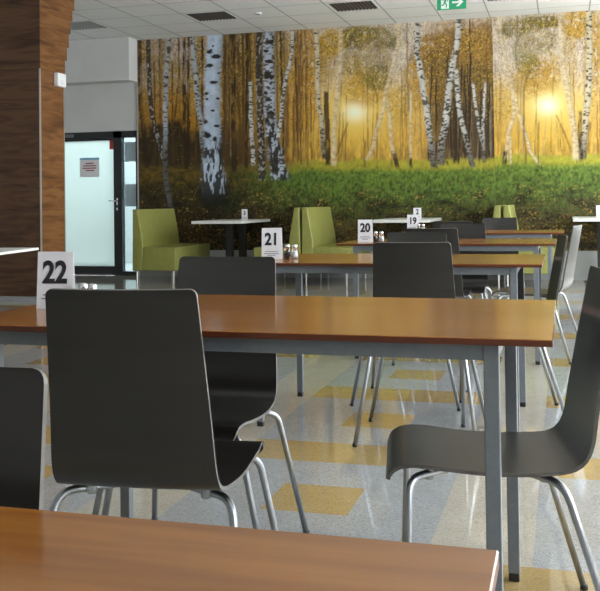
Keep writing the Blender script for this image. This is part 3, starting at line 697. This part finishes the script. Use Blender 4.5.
# ------------------------------------------------------------ table signs
def make_sign(num, loc, rz, label, wd_=.098, h=.148):
    t = thing('table_sign', label, 'sign', loc, rz, 'white table number signs')
    a = .014; V = []; th = .0012
    # tent card: front leaf and back leaf meeting at the top
    bm = bmesh.new()
    for s_ in (-1, 1):
        y0, y1 = s_*.014, s_*.0008
        v = [bm.verts.new(p) for p in ((-wd_/2,y0,0),(wd_/2,y0,0),(wd_/2,y1,h),(-wd_/2,y1,h),(-wd_/2,y0-s_*th,0),(wd_/2,y0-s_*th,0),(wd_/2,y1-s_*.0006,h),(-wd_/2,y1-s_*.0006,h))]
        for q in ((0,1,2,3),(7,6,5,4),(0,4,5,1),(1,5,6,2),(2,6,7,3),(3,7,4,0)): bm.faces.new([v[i] for i in q])
    bmobj('card', bm, M['paper'], t)
    tilt = math.atan2(.0132, h)
    k = .080 if len(num) == 2 else .09
    text_mesh('printed_number', num, k*wd_/.098, M['ink'], t, (0, -.014+.0132*.62-.0012, h*.62), (PI/2-tilt,0,0), .0026).scale = (.85, 1, 1)
    bm = bmesh.new()
    for z, x0, x1 in ((.036,-.032,.032),(.026,-.036,.036),(.018,-.02,.02)):
        y = -.014+.0132*z/h; box(bm, x0, x1, y-.0012, y-.0003, z-.0016, z+.0016)
    bmobj('small_print', bm, M['ink_grey'], t)
    return t
SG = lambda n: n
make_sign('22', (-1.28,2.25,TH), .12, 'white tent card with number 22 beside the nearest shakers')
make_sign('21', (-1.345,4.405,TH), .06, 'white tent card with number 21')
make_sign('20', (-1.272,6.30,TH), .05, 'white tent card with number 20')
make_sign('19', (-1.275,8.42,TH), .03, 'white tent card with number 19')
WH = .79
make_sign('3', (-3.985,11.85,WH), .1, 'tiny number card on the left white wall table', .075, .138)
make_sign('2', (-1.70,11.6,WH), .03, 'tiny number card 2 showing above the sign 19', .095, .135)
make_sign('1', (.405,11.7,WH), 0, 'tiny number card at the right picture edge on a white wall table', .095, .14)

# ------------------------------------------------------------ shakers
def make_shaker(kind, loc, label):
    t = thing(kind+'_shaker', label, 'shaker', loc, random.uniform(-.3,.3), 'glass salt and pepper shakers')
    k = 1.0
    bm = bmesh.new(); lathe(bm, [(.0135,0),(.0165,.004),(.0160,.022),(.0130,.046),(.0122,.052)], 20); bmobj('glass_body', bm, M['glass'], t, True)
    bm = bmesh.new(); lathe(bm, [(.0108,.005),(.0135,.008),(.0133,.022),(.0118,.036)], 16); bmobj('contents', bm, M['salt' if kind=='salt' else 'pepper'], t, True)
    bm = bmesh.new(); lathe(bm, [(.0125,.0525),(.0128,.055),(.0124,.064),(.010,.067),(.004,.068)], 20); bmobj('cap', bm, M['steel'], t, True)
    return t
for (x, y, n, tk) in ((-1.178,2.235,'22',.033),(-1.262,4.45,'21',.040),(-1.195,6.37,'20',.04),(-1.195,8.36,'19',.04)):
    make_shaker('pepper', (x-tk/2,y,TH), 'glass pepper shaker beside the sign %s' % n)
    make_shaker('salt', (x+tk/2,y-.012,TH), 'glass salt shaker with white salt on the table of sign %s' % n)

# ------------------------------------------------------------ green booth sofas
def make_sofa(label, loc, rz):
    # local: origin at the near bottom corner of the outer back; +x towards the seat front, +y along the sofa
    t = thing('booth_sofa', label, 'sofa', loc, rz, 'green upholstered booth sofas')
    Ls, D_, zb, zs, zt = 1.22, .60, .165, .465, .945
    def prism(pts, y0, y1, bev, name, mname):
        bm = bmesh.new(); A = [bm.verts.new((x,y0,z)) for x, z in pts]; B = [bm.verts.new((x,y1,z)) for x, z in pts]; n = len(pts)
        bm.faces.new(A); bm.faces.new(B[::-1])
        for k in range(n): bm.faces.new((A[k],B[k],B[(k+1)%n],A[(k+1)%n]))
        bmesh.ops.recalc_face_normals(bm, faces=bm.faces[:])
        bmesh.ops.bevel(bm, geom=bm.edges[:], offset=bev, segments=3, profile=.6, affect='EDGES')
        return bmobj(name, bm, mname, t, True)
    prism([(0,zb),(.135,zb),(.150,zs-.02),(.142,.56),(.075,zt),(.012,zt)], 0, Ls, .012, 'backrest', M['green_vinyl'])
    prism([(.137,zb),(D_-.01,zb),(D_,zs-.005),(.152,zs)], .001, Ls-.001, .012, 'seat', M['green_vinyl'])
    for x in (.045, D_-.055):
        for y in (.045, Ls-.045):
            bm = bmesh.new(); box(bm, x-.045, x+.045, y-.012, y+.012, zb-.008, zb-.0005); tube(bm, [(x,y,zb-.008),(x,y,.06),(x,y,0)], [.013,.011,.009], 10)
            bmobj('leg', bm, M['alu'], t)
    return t
YS = 11.215
make_sofa('green booth sofa beside the glass door, facing right', (-5.29,YS,0), 0)
def mirror_sofa(label, x):     # facing left: turned round about its own outer back
    return make_sofa(label, (x, YS+1.22, 0), PI)
make_sofa('green booth sofa behind the sign 20 table, facing right', (-3.055,YS,0), 0)
mirror_sofa('green booth sofa facing left, back to back with the one behind sign 20', -3.065)
mirror_sofa('green booth sofa facing left, hidden behind the farthest chairs', -.685)
make_sofa('green booth sofa facing right, hidden behind the farthest wooden table', (-.675,YS,0), 0)

# ------------------------------------------------------------ white wall tables
def wall_table(x, label):
    t = thing('pedestal_table', label, 'table', (x, 11.21, 0), 0, 'white pedestal tables along the mural')
    bx('tabletop', (-.33,.33,0,1.22,WH-.036,WH), M['white_top'], t, bev=.003)
    for y in (.50, 1.02):
        l = bx('leg', (-.045,.045,y-.04,y+.04,.012,WH-.0365), M['black_metal'], t, bev=.004)
        bx('base_plate', (-.2,.2,y-.10,y+.10,0,.012), M['black_metal'], l, bev=.002)
wall_table(-4.145, 'white table on black legs between the two left sofas')
wall_table(-1.84, 'white table against the mural behind the sign 19')
wall_table(.425, 'white table at the right picture edge against the mural')
t = thing('white_table', 'white table at the left edge before the dark oak column', 'table', (-3.10,5.245,0), math.radians(9), None)
bx('tabletop', (-.80,0,-1.05,0,.736,.752), M['white_top'], t, bev=.003)
l = bx('leg', (-.45,-.35,-.58,-.48,.012,.7355), M['black_metal'], t, bev=.004)
bx('base_plate', (-.65,-.15,-.78,-.28,0,.012), M['black_metal'], l, bev=.002)

# ------------------------------------------------------------ look
vs = S.view_settings; vs.view_transform = 'Standard'; vs.look = 'None'; vs.gamma = 1; vs.use_curve_mapping = False
vs.exposure = 1.1
S.cycles.use_denoising = True
S.cycles.max_bounces = 10; S.cycles.diffuse_bounces = 6; S.cycles.transparent_max_bounces = 12
